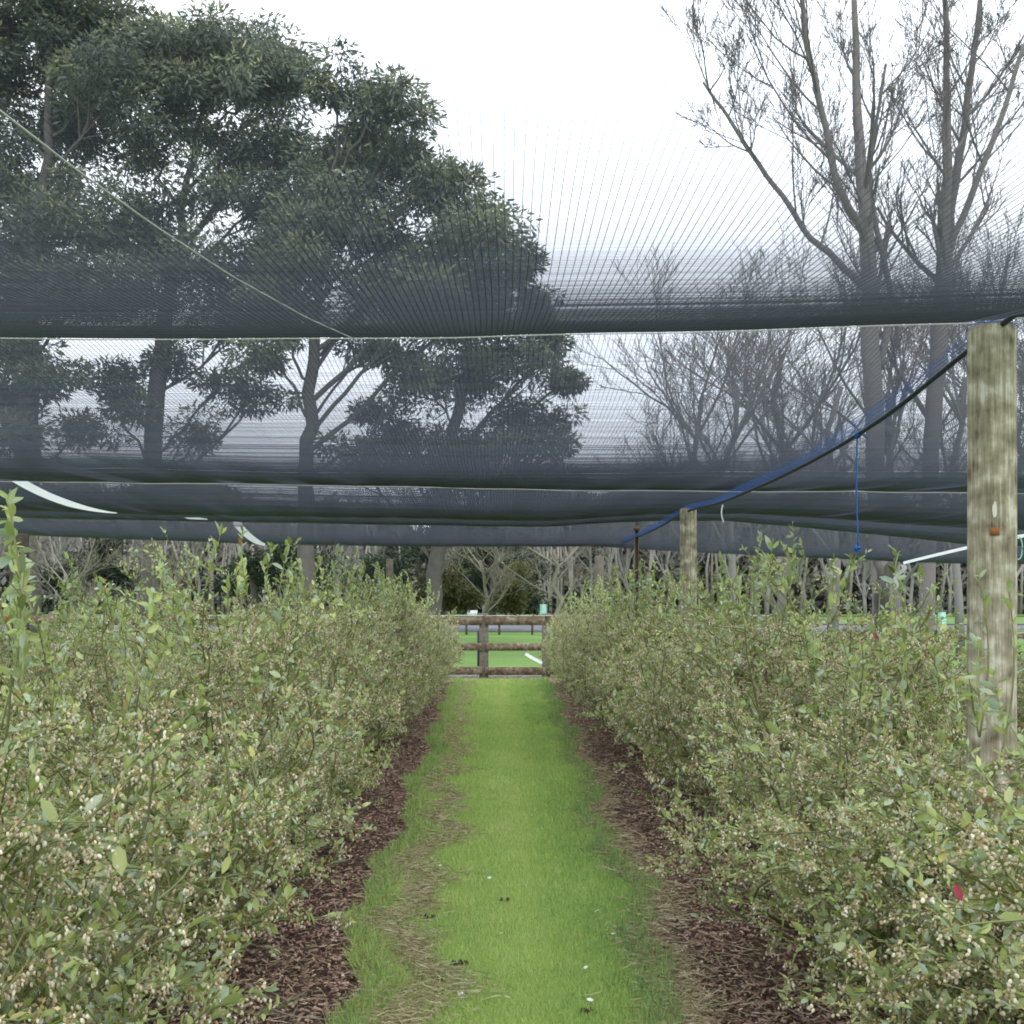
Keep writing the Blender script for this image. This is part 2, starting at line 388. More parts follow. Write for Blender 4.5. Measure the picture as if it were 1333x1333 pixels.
    FP=np.concatenate(FP); FD=np.concatenate(FD); m=len(FP)
    Rz = frames(FD, r.random(m)*6.28)      # local x = up axis of bell
    Rb = np.stack([Rz[:,:,1],Rz[:,:,2],Rz[:,:,0]],-1)
    s = r.uniform(.0055,.0088,m); s = np.stack([s*.95,s*.95,s*1.15],-1)
    ft = np.clip(r.beta(2.2,1.7,m),0,1)
    scatter(flowers, BELL_V, BELL_F, FP, Rb, s, ft)
    print('bush', seed, 'leaves', n, 'bells', m)
    return [('canes', canes.mesh('canes'), M['cane']), ('leaves', leaves.mesh('leaves'), M['leaf']),
            ('blossoms', flowers.mesh('blossoms'), M['flower']), ('bracts', bracts.mesh('bracts'), M['bract'])]
BV = [make_bush_meshes(11), make_bush_meshes(12, tall=1), make_bush_meshes(13,H=1.4), make_bush_meshes(14, W=.80), make_bush_meshes(15,H=1.5)]
for v in BV:
    for n_, me, mt in v: me.materials.append(mt)
ORD = ['first','second','third','fourth','fifth','sixth','seventh','eighth','ninth','tenth','eleventh','twelfth','thirteenth','fourteenth','fifteenth','sixteenth','seventeenth','eighteenth','nineteenth','twentieth']
def bush(x, y, v, s, sz, rz, label, group):
    e = empty('blueberry_bush', (x,y,.03), rz); e.scale = (s,s,sz)
    tag(e, label, 'bush', group)
    for n_, me, mt in BV[v]: link(n_, me, None, e)
    return e
yb = 2.35; i=0; 
while yb < 20.3:
    hs = np.interp(yb,[2,4,5.5,8,12,20],[1.0,1.04,1.13,1.18,1.21,1.23])+.045*math.sin(i*2.1)
    bush((-1.30 if yb<5.2 else -1.44)+random.uniform(-.05,.05), yb, [0,1,3,2,4][i%5], 1.0+random.uniform(-.04,.05), hs, random.uniform(0,6.28),
         f'flowering blueberry bush, {ORD[i]} from the camera in the row left of the grass path', 'blueberry bushes left of the path')
    yb += random.uniform(.95,1.08); i+=1
yb = 2.15; i=0
while yb < 20.3:
    hs = np.interp(yb, [2,3.6,4.6,5.4,7,12,20],[.88,.88,.93,1.15,1.18,1.18,1.18])
    bush((1.46 if yb<5.2 else 1.54)+random.uniform(-.05,.05), yb, [2,0,3,4,1][i%5], 1.0+random.uniform(-.04,.05), hs, random.uniform(0,6.28),
         f'flowering blueberry bush, {ORD[i]} from the camera in the row right of the grass path', 'blueberry bushes right of the path')
    yb += random.uniform(.95,1.08); i+=1
for k in range(8):
    bush(4.5, 6.5+k*1.05, k%5, 1.0, .78, random.uniform(0,6.28), f'lower flowering blueberry bush in the outer right row, {ORD[k]} from the camera', 'blueberry bushes of the outer right row')
bush(1.50,2.85,1,.85,.84,1.,'low flowering blueberry bush growing against the nearest thick post','blueberry bushes right of the path')
for k in range(6):
    bush(-4.5, 9.5+k*1.05, k%5, 1.0, 1.03, random.uniform(0,6.28),
         f'flowering blueberry bush in the outer left row, {ORD[k]} past the dark post', 'blueberry bushes of the outer left row')

# tall near shoot at the left edge, and single red leaves
def shoot(name, p0, p1, label, nl=14, L=.05):
    e = empty(name, tuple(p0)); tag(e, label, 'shoot')
    r = np.random.default_rng(int(abs(p1[0])*1000)); v = p1-p0
    pts = np.array([v*t+np.array([.03*math.sin(t*3),0,0]) for t in np.linspace(0,1,9)])
    mb=MB(); tube(mb, pts, np.linspace(.0035,.0016,9), 5, .7); mb.build('stem', M['cane'], e)
    u = r.random(nl)**.6*7.99; ii=u.astype(int)
    lp = pts[ii]+(pts[ii+1]-pts[ii])*(u-ii)[:,None]
    mb=MB(); scatter(mb, LEAF_V, LEAF_F, lp, frames(r.normal(0,.8,(nl,3))+[0,0,.7], r.normal(0,.8,nl)), r.uniform(.7,1.2,nl)*L, r.uniform(.3,.9,nl)); mb.build('leaves', M['leaf'], e)
shoot('leafy_shoot', P(15,900,2.9), P(8,655,2.9), 'tall leafy shoot rising above the left row at the picture edge', 16)
shoot('leafy_shoot', P(1275,960,3.1), P(1270,740,3.1), 'upright leafy shoot in front of the nearest thick post, left side', 12,.04)
shoot('leafy_shoot', P(1300,1000,3.05), P(1310,760,3.05), 'upright leafy shoot in front of the nearest thick post, right side', 14,.045)
shoot('leafy_shoot', P(1180,900,5.0), P(1165,745,5.0), 'leafy shoot rising beside the leaning grey trunk', 14,.045)
for (px,py,d,lb,L) in ((1243,1150,1.75,'single dark red leaf low in the right row beneath the thick post',.028),(1137,822,4.6,'small orange red leaf at the top of the right row left of the thick post',.035)):
    mb=MB(); p=P(px,py,d); scatter(mb, LEAF_V, LEAF_F, p[None], frames(np.array([[.3,-.3,-1.]]), np.array([.9])), np.array([L]), np.array([.5]))
    tag(mb.build('red_leaf', M['red']), lb, 'leaf')

# ------------------------------------------------------------------ shade net
LINES = [
 (-2.2, [(-3000,100),(3000,100)]),
 (3.5, [(-900,432),(0,437),(450,438),(700,436),(1000,431),(1280,421),(1333,412),(2400,400)]),
 (8.0, [(-700,615),(0,625),(350,631),(700,636),(970,640),(1333,641),(2000,646)]),
 (11.0,[(-500,655),(0,664),(150,668),(500,675),(700,678),(860,667),(940,667),(1260,686),(1700,705)]),
 (12.7,[(-500,664),(0,672),(700,683),(860,676),(940,676),(1260,708),(1700,722)]),
 (14.5,[(-500,680),(0,694),(50,697),(350,708),(550,711),(780,711),(900,718),(1200,732),(1333,734),(1800,738)])]
def line_h(k, x):
    d, pts = LINES[k]
    if k == 0: return np.full(np.shape(x), CAMH+.95)
    px = HX+F_PX*np.asarray(x)/d
    return CAMH+(HY-np.interp(px, [a for a,b in pts],[b for a,b in pts]))/F_PX*d
SAG = [.26,.105,.06,.04,.05]
def net_z(x, y):
    x, y = np.broadcast_arrays(np.asarray(x,float), np.asarray(y,float)); z = np.zeros(x.shape)
    for k in range(len(LINES)-1):
        a, b = LINES[k][0], LINES[k+1][0]
        m = (y>=a)&((y<=b) if k==len(LINES)-2 else (y<b))
        if not m.any(): continue
        t = (y[m]-a)/(b-a)
        z[m] = line_h(k,x[m])*(1-t)+line_h(k+1,x[m])*t-SAG[k]*4*t*(1-t)
    z = z + .0025*np.sin(x*6.1+1.3*np.sin(x*2.3))*np.clip((y-2)/2,0,1)+.0012*np.sin(x*17+y*2)*np.clip((y-3)/2,0,1)
    return z + .006*np.sin(x*1.7+y*.9)*np.sin(y*1.3)
def grid_threads(mb, A, rad, tint):
    """A: (threads, points, 3); 3-sided prisms"""
    t = np.gradient(A, axis=1); t/=np.linalg.norm(t,axis=2,keepdims=True)+1e-9
    up = np.array([0,0,1.]); u=np.cross(t,up); u/=np.linalg.norm(u,axis=2,keepdims=True)+1e-9; v=np.cross(t,u)
    n,p,_=A.shape; V=[]
    for k in range(3):
        a=2*pi*k/3+.3; V.append(A+(u*math.cos(a)+v*math.sin(a))*rad)
    V=np.stack(V,2)  # n,p,3,3
    i=(np.arange(n)[:,None,None]*p+np.arange(p-1)[None,:,None])*3; j=np.arange(3)[None,None,:]; jn=(j+1)%3
    Fq=np.stack([i+j,i+jn,i+3+jn,i+3+j],-1).reshape(-1,4)
    mb.add(V.reshape(-1,3), Fq, np.repeat(tint, p*3))
net = MB()
def cross_threads(y0,y1,s,hw,rad,seg):
    ys=np.arange(y0,y1,s); n=len(ys)
    xs=np.linspace(-hw,hw,seg)
    Y=np.repeat(ys[:,None],seg,1)+rng.normal(0,.28*s,(n,1)); X=np.repeat(xs[None],n,0)
    grid_threads(net, np.stack([X,Y,net_z(X,Y)],-1), rad, rng.random(n))
def ribs(y0,y1,s,hw,rad,seg):
    xs=np.arange(-hw,hw,s)+rng.normal(0,s*.06,len(np.arange(-hw,hw,s))); n=len(xs); ys=np.linspace(y0,y1,seg)
    X=np.repeat(xs[:,None],seg,1); Y=np.repeat(ys[None],n,0)
    X=X+.004*np.sin(Y*3+X*2)
    grid_threads(net, np.stack([X,Y,net_z(X,Y)],-1), rad, rng.random(n))
_yc=np.arange(.7,3.5,.0024); cross_threads(.7,3.5,.0024,2.2,(.00006+.00018*np.clip((_yc-1.0)/1.7,0,1))[:,None,None],34)
_ry=np.linspace(.3,3.5,40); ribs(.3,3.5,.0150,2.6,(.0002+.0008*np.clip((_ry-1.2)/1.3,0,1))[None,:,None],40)
cross_threads(3.5,8.0,.0030,8.5,.00028,80)
cross_threads(8.0,14.5,.0048,8.5,.00058,90)
ribs(3.5,8.0,.0165,8.5,.0008,50)
ribs(8.0,14.5,.020,8.5,.0016,50)
o = net.build('shade_net', M['net'])
tag(o, 'black fine mesh shade net stretched over the bush rows in sagging bays', 'net')

def wire(k, lab, x0, x1, r, mat='wire', dz=-.004):
    xs=np.linspace(x0,x1,60); d=LINES[k][0]
    mb=MB(); tube(mb, np.stack([xs, np.full(60,d), net_z(xs, np.full(60,d-1e-6 if k==5 else d))+dz],-1), r, 5)
    tag(mb.build('support_wire', M[mat]), lab, 'wire', 'wires carrying the net across the rows')
wire(1,'pale wire along the nearest net edge, level with the top of the nearest thick post',-2.6,2.6,.0022)
wire(2,'thin pale wire under the second net fold',-8.5,8.5,.0025)
wire(3,'dark wire under the third net fold',-8.5,8.5,.0022,'cable')
wire(5,'dark edge cable of the farthest net fold',-8.5,8.5,.003,'cable')

# cream seam cord over the near bay
k_ = np.array([[0,140],[100,218],[200,290],[300,356],[400,412],[462,440]],float)
pts=[]
for px,py in k_:
    lo,hi=.6,3.55       # march to the net
    for d in np.linspace(.7,3.5,600):
        p=P(px,py,d)
        if p[2] >= net_z(p[0],p[1])-0.0: pass
    ds=np.linspace(.8,3.5,800); pz=CAMH+(HY-py)/F_PX*ds; nz_=net_z((px-HX)/F_PX*ds, ds)
    idx=np.argmin(abs(pz-nz_)); pts.append(P(px,py,ds[idx])-np.array([0,0,.004]))
pts=np.array(pts); tt=np.linspace(0,len(pts)-1,30)
pts=np.stack([np.interp(tt,range(len(pts)),pts[:,q]) for q in range(3)],-1)
d0 = pts[0]-pts[1]; pts=np.vstack([pts[0]+d0*4, pts])
mb=MB(); tube(mb, pts, .0016, 5); tag(mb.build('seam_cord', M['wire']), 'pale cream cord running diagonally under the near net at upper left', 'cord')

# blue seam along the right row
seam = np.array([[1.5,.6,CAMH+.97],[1.5,2.2,CAMH+.90],[1.5,3.5,CAMH+.865],[1.5,4.0,CAMH+.79],[1.5,4.8,CAMH+.73],[1.5,6.0,CAMH+.71],[1.5,7.1,CAMH+.72],[1.5,7.9,CAMH+.73],[1.5,9.15,CAMH+.80],[1.5,11,CAMH+.78],[1.5,12.6,CAMH+.80],[1.5,14.5,CAMH+.83]])
ts=np.linspace(.6,14.5,120); sm=np.stack([np.full(120,1.5),ts,np.interp(ts,seam[:,1],seam[:,2])],-1)
kz=np.ones(9)/9; sm[4:-4,2]=np.convolve(sm[:,2],kz,'valid')
e=empty('blue_seam',(0,0,0)); tag(e,'blue laced seam of the net with a black cable inside, running down the right row','net seam')
mb=MB(); tube(mb, sm, .009, 6); mb.build('cable', M['cable'], e)
mb=MB(); A=[]
for q in np.linspace(-.06,.06,8):
    w=sm.copy(); w[:,0]+=q*(.8+.25*np.sin(w[:,1]*3)); w[:,2]+= .30*abs(q)+.012; A.append(w)
grid_threads(mb, np.array(A), .0010, rng.random(8))
B=[]
for y in np.arange(.7,14.4,.022):
    z=np.interp(y, sm[:,1], sm[:,2]); xs=np.linspace(-.06,.06,7); f=.8+.25*math.sin(y*3)
    B.append(np.stack([1.5+xs*f, np.full(7,y)+rng.normal(0,.003), z+.3*abs(xs)+.012],-1))
grid_threads(mb, np.array(B), .0008, rng.random(len(B)))
mb.build('lacing', M['bluenet'], e)

# blue twine hanging
a=P(1116,567,4.8); b=P(1116,714,4.8); e=empty('hanging_twine', tuple(a)); tag(e,'bright blue twine hanging straight down from the blue seam with a knot at its end','twine')
mb=MB(); zz=np.linspace(0,b[2]-a[2],14); tube(mb, np.stack([.004*np.sin(zz*9),0*zz,zz],-1), .0032, 6); mb.build('strand', M['bluenet'], e)
for z_,nm in ((0,0),(b[2]-a[2],1)):
    mb=MB()
    for q in range(4):
        th=np.linspace(0,6.28,12); ax=rng.normal(0,1,3); ax/=np.linalg.norm(ax); u=np.cross(ax,[0,0,1.]); u/=np.linalg.norm(u); v=np.cross(ax,u)
        tube(mb, np.array([u*math.cos(t)+v*math.sin(t) for t in th])*.011+[0,0,z_], .0042, 5, cap=False)
    for s_ in ((1,) if nm==0 else (1,-1)):
        tube(mb, np.array([[0,0,z_],[.02*s_,0,z_+.004],[.045*s_ if nm==0 else .02*s_,0,z_-.012]]), .003, 5)
    mb.build('knot', M['bluenet'], e)
a=P(941,657,7.75); mb=MB(); zz=np.linspace(0,-.12,7); tube(mb, np.stack([a[0]+.01*np.sin(zz*30),a[1]+0*zz,a[2]+zz],-1), .004, 5)
tag(mb.build('loose_tie', M['tape']),'short white tie dangling from the blue seam near the second post','tie')

# white tapes
def tape(pts, w, d, label, name='white_tape'):
    pts=np.array(pts,float); n=len(pts); tt=np.linspace(0,n-1,26)
    xs=np.interp(tt,range(n),pts[:,0]); ys=np.interp(tt,range(n),pts[:,1]); 
    u_=tt/(n-1); dg=min(2,n-1); u0=np.arange(n)/(n-1)
    xs=np.polyval(np.polyfit(u0,pts[:,0],dg),u_); ys=np.polyval(np.polyfit(u0,pts[:,1],dg),u_)
    ww=np.interp(np.linspace(0,1,26),*w)
    C=np.array([P(x,y,d) for x,y in zip(xs,ys)]); t=np.gradient(C,axis=0); t/=np.linalg.norm(t,axis=1,keepdims=True)
    nrm=np.stack([-t[:,2],0*t[:,0],t[:,0]],-1)
    h=(ww/F_PX*d/2)[:,None]
    A=C+nrm*h; B=C-nrm*h
    V=np.concatenate([A,B,A+[0,.003,0],B+[0,.003,0]]); i=np.arange(25)
    Fq=np.concatenate([np.stack([i,i+1,26+i+1,26+i],-1), np.stack([52+i,78+i,78+i+1,52+i+1],-1)])
    mb=MB(); mb.add(V,Fq); tag(mb.build(name, M['tape']), label,'tape')
tape([(4,612),(50,640),(100,658),(152,668)], ([0,.1,.6,1],[7,11,8,1]), 7.7, 'longest white curved tape under the net at far left')
tape([(236,671),(252,674),(270,676)], ([0,.3,1],[3,5,1]), 11.2, 'tiny white sliver of tape under the net between the two longer tapes')
tape([(305,677),(318,692),(332,704),(345,709)], ([0,.1,.7,1],[5,10,7,3]), 13.0, 'white curved tape hanging to the lowest net edge left of the path')
tape([(1177,733),(1215,723),(1262,711),(1300,706),(1345,694)], ([0,1],[3.5,4.5]), 4.6, 'taut white tape running behind the nearest thick post')
e=empty('rag', tuple(P(1176,735,4.6))); tag(e,'pale grey torn rag end hanging where the taut white tape ends','rag')
mb=MB(); w_=np.linspace(0,1,8)
pp=np.stack([-.03*w_*1.3+.012*np.sin(w_*9),0*w_,-.10*w_],-1); Wd=.012*(1-w_*.6)
V=np.concatenate([pp+np.stack([Wd,0*Wd+.004,0*Wd],-1), pp-np.stack([Wd,0*Wd,0*Wd],-1)]); i=np.arange(7)
mb.add(V, np.stack([i,i+1,8+i+1,8+i],-1)); mb.build('cloth', flat('rag_cloth',(.4,.4,.42)), e)

# ------------------------------------------------------------------ posts
def post(x, y, h, r, mat, label, name='timber_post', cap=True, group='timber posts carrying the net', lean=0):
    e=empty(name,(x,y,0)); tag(e,label,'post',group)
    n=26; a=np.arange(n)*2*pi/n
    zs=np.concatenate([np.linspace(-.1,h-.02,30),[h-.008,h]]); rr=np.concatenate([np.linspace(r*1.03,r*.98,30),[r*.95,r*.86]])
    rs=np.random.default_rng(int(y*10)); off=1+.025*np.sin(a*3+1)+.015*rs.normal(0,1,n)
    V=[]
    for z,q in zip(zs,rr):
        o_=off*(1+.01*np.sin(z*5+a)); V.append(np.stack([np.cos(a)*q*o_+lean*z, np.sin(a)*q*o_, np.full(n,z)],-1))
    V=np.concatenate(V); i=np.arange(len(zs)-1)[:,None]*n; j=np.arange(n)[None]; jn=(j+1)%n
    mb=MB(); mb.add(V, np.stack([i+j,i+jn,i+n+jn,i+n+j],-1).reshape(-1,4))
    top=(len(zs)-1)*n; c=V[top:].mean(0)+[0,0,.004]
    mb.add(np.vstack([V[top:],c]), [[q,(q+1)%n,n] for q in range(n)])
    mb.build('shaft', mat, e, smooth=True)
    return e
p1=post(1.497,3.5,2.165,.0705,M['post'],'nearest thick weathered timber post, at the right edge among the bushes')
def patch(mb, z, w, h, r, ang, seed=0):
    rs=np.random.default_rng(seed); k=12; th=np.arange(k)*2*pi/k; q=.85+.3*rs.random(k)
    a=ang+np.cos(th)*w/2/r*q; zz=z+np.sin(th)*h/2*q
    V=np.stack([np.cos(a)*r,np.sin(a)*r,zz],-1); Vi=V*np.array([.955,.955,1]); c=np.array([[math.cos(ang)*r*1.005,math.sin(ang)*r*1.005,z]])
    mb.add(np.vstack([V,c]), [[q_,(q_+1)%k,k] for q_ in range(k)]); 
ang=-pi/2+.08-.39
def zpx(py,d): return CAMH+(HY-py)/F_PX*d
mb=MB(); patch(mb, zpx(664,3.44), .014,.05,.0738,ang,3); mb.build('resin_stain', M['resin_lit_edge'], p1)
mb=MB(); box(mb,(math.cos(ang)*.073,math.sin(ang)*.073,zpx(692,3.44)),(.026,.003,.024),ang+pi/2); mb.build('rust_plate', M['rust'], p1)
mb=MB()
for k in range(2):
    th=np.linspace(0,2*pi,20); tube(mb, np.stack([np.cos(th)*.0725,np.sin(th)*.0725,2.158+k*.004+.003*np.sin(th*2+k)],-1),.0012,5,cap=False)
tube(mb,[[-.02,-.02,2.17],[.01,.0,2.185],[.08,-.1,2.20]],.003,5); mb.build('tie_cord', M['bluenet'], p1)
mb=MB(); th=np.linspace(-.3,3.6,14); tube(mb, np.stack([.075+.012*np.sin(th),-.01+0*th,zpx(705,3.5)-.02+.035*np.cos(th)],-1),.0018,5); mb.build('string_loop', M['mint'], p1)
post(1.51,9.2,2.12,.068,M['post'],'second timber post along the right row, pale and slim with distance')
post(1.50,17.3,2.12,.07,M['greypost'],'third timber post along the right row, its top hidden by the net')
post(-4.5,10.8,2.02,.085,M['oldpost'],'dark stout post in the outer left row at the left edge')
post(-1.6,16.8,2.05,.055,M['oldpost'],'thin dark post far down the left row behind the bushes')
# steel upright
e=empty('steel_upright',(1.497,12.6,0)); tag(e,'thin rusty steel upright standing left of the second timber post','post')
mb=MB(); box(mb,(0,0,1.15),(.045,.006,2.3)); box(mb,(-.0195,-.023,1.15),(.006,.04,2.3)); box(mb,(.0195,-.023,1.15),(.006,.04,2.3)); mb.build('channel', M['steel'], e)
mb=MB(); box(mb,(0,-.03,2.2),(.06,.03,.05)); mb.build('clip', M['steel'], e)

# ------------------------------------------------------------------ rail fence
FD=21.7
e=empty('rail_fence',(0,FD,0)); tag(e,'weathered brown three rail timber fence across the end of the path','fence')
for zc,hh,nm in ((1.115,.17,0),(.62,.14,1),(.17,.15,2)):
    segs=[(-14,-6.0),(-5.95,-.32),(-.27,.86),(.90,5.2)]
    for a,b in segs:
        mb=MB(); box(mb,((a+b)/2,-.09+random.uniform(-.003,.003),zc+random.uniform(-.01,.01)),(b-a-.01,.035,hh), ry=random.uniform(-.002,.002)); mb.build('rail', M['rail'], e)
for a,b in ((-6.,-.3),(-.24,.3),(.33,.62),(.66,1.0),(1.1,5.1)):
    mb=MB(); box(mb,((a+b)/2,-.09,1.207),(b-a,.05,.012)); mb.build('lit_rail_edge', M['resin_lit_edge'], e)  # pale broken strips stand in for light catching the rail's top edge
for px_ in (-10.8,-8.4,-6,-4,-2.1,-.29,.88,3.1,5.2):
    mb=MB(); w=.17 if abs(px_+.29)<.01 else .15
    zb = -.1; box(mb,(px_,0.,.575),(w,.14,1.35), tint=.5); pm=mb.build('fence_post', M['greypost'], e)
    bv=pm.modifiers.new('b','BEVEL'); bv.width=.012; bv.segments=2
tape([(684,851),(694,857),(706,863)], ([0,1],[4,4]), FD-.3, 'white diagonal strip leaning against the fence between its two middle posts', 'white_strip')
e2=empty('low_fence',(0,30,0)); tag(e2,'low dark one rail fence in the paddock left of the nearest thick post','fence')
mb=MB(); box(mb,(12,0,.63),(11,.05,.16)); mb.build('rail', M['rail'], e2)
for q in range(5):
    mb=MB(); box(mb,(7+q*2.5,.1,.38),(.12,.12,.86)); mb.build('fence_post', M['greypost'], e2)
mb=MB(); p=P(624,845,27); box(mb,(p[0],27,.42),(.10,.10,.85)); o=mb.build('short_post', M['cable']); tag(o,'short black post standing beyond the fence left of its middle post','post')
bv=o.modifiers.new('b','BEVEL'); bv.width=.02
# far paddock fence, tree guards, trough
e=empty('paddock_fence',(0,56,0)); tag(e,'low pale post and rail fence far across the paddock','fence')
for k in range(-14,20):
    mb=MB(); zg=float(gz(0,56)); box(mb,(k*1.6,0,zg+.5),(.11,.11,1.05)); mb.build('fence_post', M['greypost'], e)
for z_ in (.9,.5):
    mb=MB(); box(mb,(4,-.08,float(gz(0,56))+z_),(54,.03,.07)); mb.build('rail', M['greypost'], e)
for px,d,lb in ((707,40,'mint green tree guard standing beyond the fence at the end of the path'),(1226,42,'mint green tree guard in the paddock left of the nearest thick post')):
    e=empty('tree_guard',(P(px,0,d)[0],d,0)); tag(e,lb,'tree guard','mint green tree guards')
    zb=zpx(800 if px<800 else 812,d); mb=MB()
    n=4; w=.12; V=[];hh=.36 if px<800 else .42
    V=[[-w,-w,zb],[w,-w,zb],[w,w,zb],[-w,w,zb],[-w*.85,-w*.85,zb+hh],[w*.9,-w*.85,zb+hh],[w*.85,w*.9,zb+hh],[-w*.85,w*.85,zb+hh]]
    mb.add(V,[[0,1,5,4],[1,2,6,5],[2,3,7,6],[3,0,4,7]]); mb.build('sleeve', M['mint'], e)
    mb=MB(); tube(mb,[[0,0,0],[0.01,0,zb+hh+.15]],.02,6); mb.build('stake', M['palebark'], e)
mb=MB(); tx,ty=P(615,793,92)[0],92.; tz=float(gz(0,92))
V=[[-.35,-.2,0],[.35,-.2,0],[.35,.2,0],[-.35,.2,0],[-.42,-.26,.5],[.42,-.26,.5],[.42,.26,.5],[-.42,.26,.5],[-.36,-.2,.5],[.36,-.2,.5],[.36,.2,.5],[-.36,.2,.5],[-.3,-.15,.1],[.3,-.15,.1],[.3,.15,.1],[-.3,.15,.1]]
mb.add(np.array(V)+[tx,ty,tz],[[0,1,5,4],[1,2,6,5],[2,3,7,6],[3,0,4,7],[4,5,9,8],[5,6,10,9],[6,7,11,10],[7,4,8,11],[8,9,13,12],[9,10,14,13],[10,11,15,14],[11,8,12,15],[12,13,14,15],[0,3,2,1]])
tag(mb.build('water_trough', M['tape']),'small white trough in the paddock beyond the fence','trough')

# daisies, clods, fallen twigs
def daisy_mesh():
    mb=MB(); k=9
    for q in range(k):
        a=q*2*pi/k; c,s=math.cos(a),math.sin(a); c2,s2=math.cos(a+.28),math.sin(a+.28); c0,s0=math.cos(a-.28),math.sin(a-.28)
        mb.add([[0,0,0],[.7*c0,.7*s0,.12],[c,s,.05],[.7*c2,.7*s2,.12]],[[0,1,2,3]])
    return mb.mesh('daisy')
dm=daisy_mesh(); dm.materials.append(M['daisy'])
for (px,py) in ((615,1062),(634,1062),(620,1228),(652,1215),(572,1127),(637,1143),(777,1186),(788,1213),(818,1209),(762,1260),(768,1302),(660,1298),(608,1330),(600,1294),(641,935),(666,956),(585,1162),(798,1216)):
    d=F_PX*CAMH/(py-HY)*(1-.035/1.3)
    o=link('daisy',dm); p=P(px,py,d); o.location=(p[0],d,.036); s=random.uniform(.009,.014); o.scale=(s,s,s); o.rotation_euler=(random.uniform(0,.5),random.uniform(-.4,.4),random.random()*6)
    tag(o,'tiny white daisy head scattered on the green grass path','flower','white daisies dotted on the path')
for (px,py,lb,s) in ((595,1252,'dark crumb of soil on the path, the larger near one',.03),(567,1274,'dark crumb of soil on the path, close to the left clippings',.02),(655,1170,'dark crumb of soil in the middle of the path',.022),(760,1313,'dark crumb of soil on the path near the lower right',.018),(558,1192,'dark crumb of soil at the edge of the tan clippings',.024)):
    mb=MB(); d=F_PX*CAMH/(py-HY)*.97; p=P(px,py,d)
    for q in range(7):
        c=np.array([p[0]+random.uniform(-s,s),d+random.uniform(-s,s)*.6,.026]); tube(mb,[c,c+[s*.35,.004,.012],c+[s*.6,0,.004]],[s*.12,s*.3,s*.1],5)
    tag(mb.build('soil_crumb', M['clod']),lb,'soil')
def twig(pts,label,r=.004):
    mb=MB(); P3=[np.array([P(x,y,F_PX*CAMH/(y-HY)*.97)[0],F_PX*CAMH/(y-HY)*.97,.03+.02*random.random()]) for x,y in pts]
    tube(mb,P3,np.linspace(r,r*.5,len(P3)),5)
    for k in range(1,len(P3)-1):
        tube(mb,[P3[k],P3[k]+[random.uniform(-.05,.05),random.uniform(.03,.08),.01]],[r*.6,r*.3],4)
    tag(mb.build('dry_twig', M['palebark']),label,'twig','dry twigs lying on the mulch')
twig([(330,1322),(350,1316),(380,1326),(432,1326)],'pale forked dry twig lying on the mulch at the lower left',.005)
twig([(345,1285),(375,1300),(400,1292)],'thin pale dry twig on the mulch above the forked one')
twig([(1040,1300),(1046,1326),(1050,1333)],'pale dry twig on the mulch at the lower right')

# ------------------------------------------------------------------ trees
def branch(mb, p, d, L, r0, lvl, rs, up=.12, jit=.16, fan=(3,5), tips=None, sides=(7,6,5,4,3,3), seg=6, ratio=.6, ang=.75, mn=.006):
    pts=[p]; d=d/np.linalg.norm(d)
    for k in range(seg):
        d=d+rs.normal(0,jit,3)+np.array([0,0,up]); d/=np.linalg.norm(d); pts.append(pts[-1]+d*L/seg)
    pts=np.array(pts); rad=np.linspace(r0,max(r0*.35,mn),seg+1)
    tube(mb, pts, rad, sides[min(len(sides)-1, lvl)], rs.random(), False)
    if tips is not None and lvl>=len(fan)-1: tips.append(pts[-1])
    if lvl < len(fan):
        for k in range(fan[lvl]):
            t=rs.uniform(.25,1.0); i=min(int(t*seg),seg-1); q=pts[i]+(pts[i+1]-pts[i])*(t*seg-i)
            dd=pts[i+1]-pts[i]; dd/=np.linalg.norm(dd)
            nr=rs.normal(0,1,3); nr-=nr.dot(dd)*dd; nr/=np.linalg.norm(nr)
            a=rs.uniform(.5,1.1)*ang; nd=dd*math.cos(a)+nr*math.sin(a)
            branch(mb,q,nd,L*ratio*rs.uniform(.7,1.2)*(1.1-.45*t),max(rad[i]*.55,mn),lvl+1,rs,up,jit,fan,tips,sides,max(3,seg-1),ratio,ang,mn)

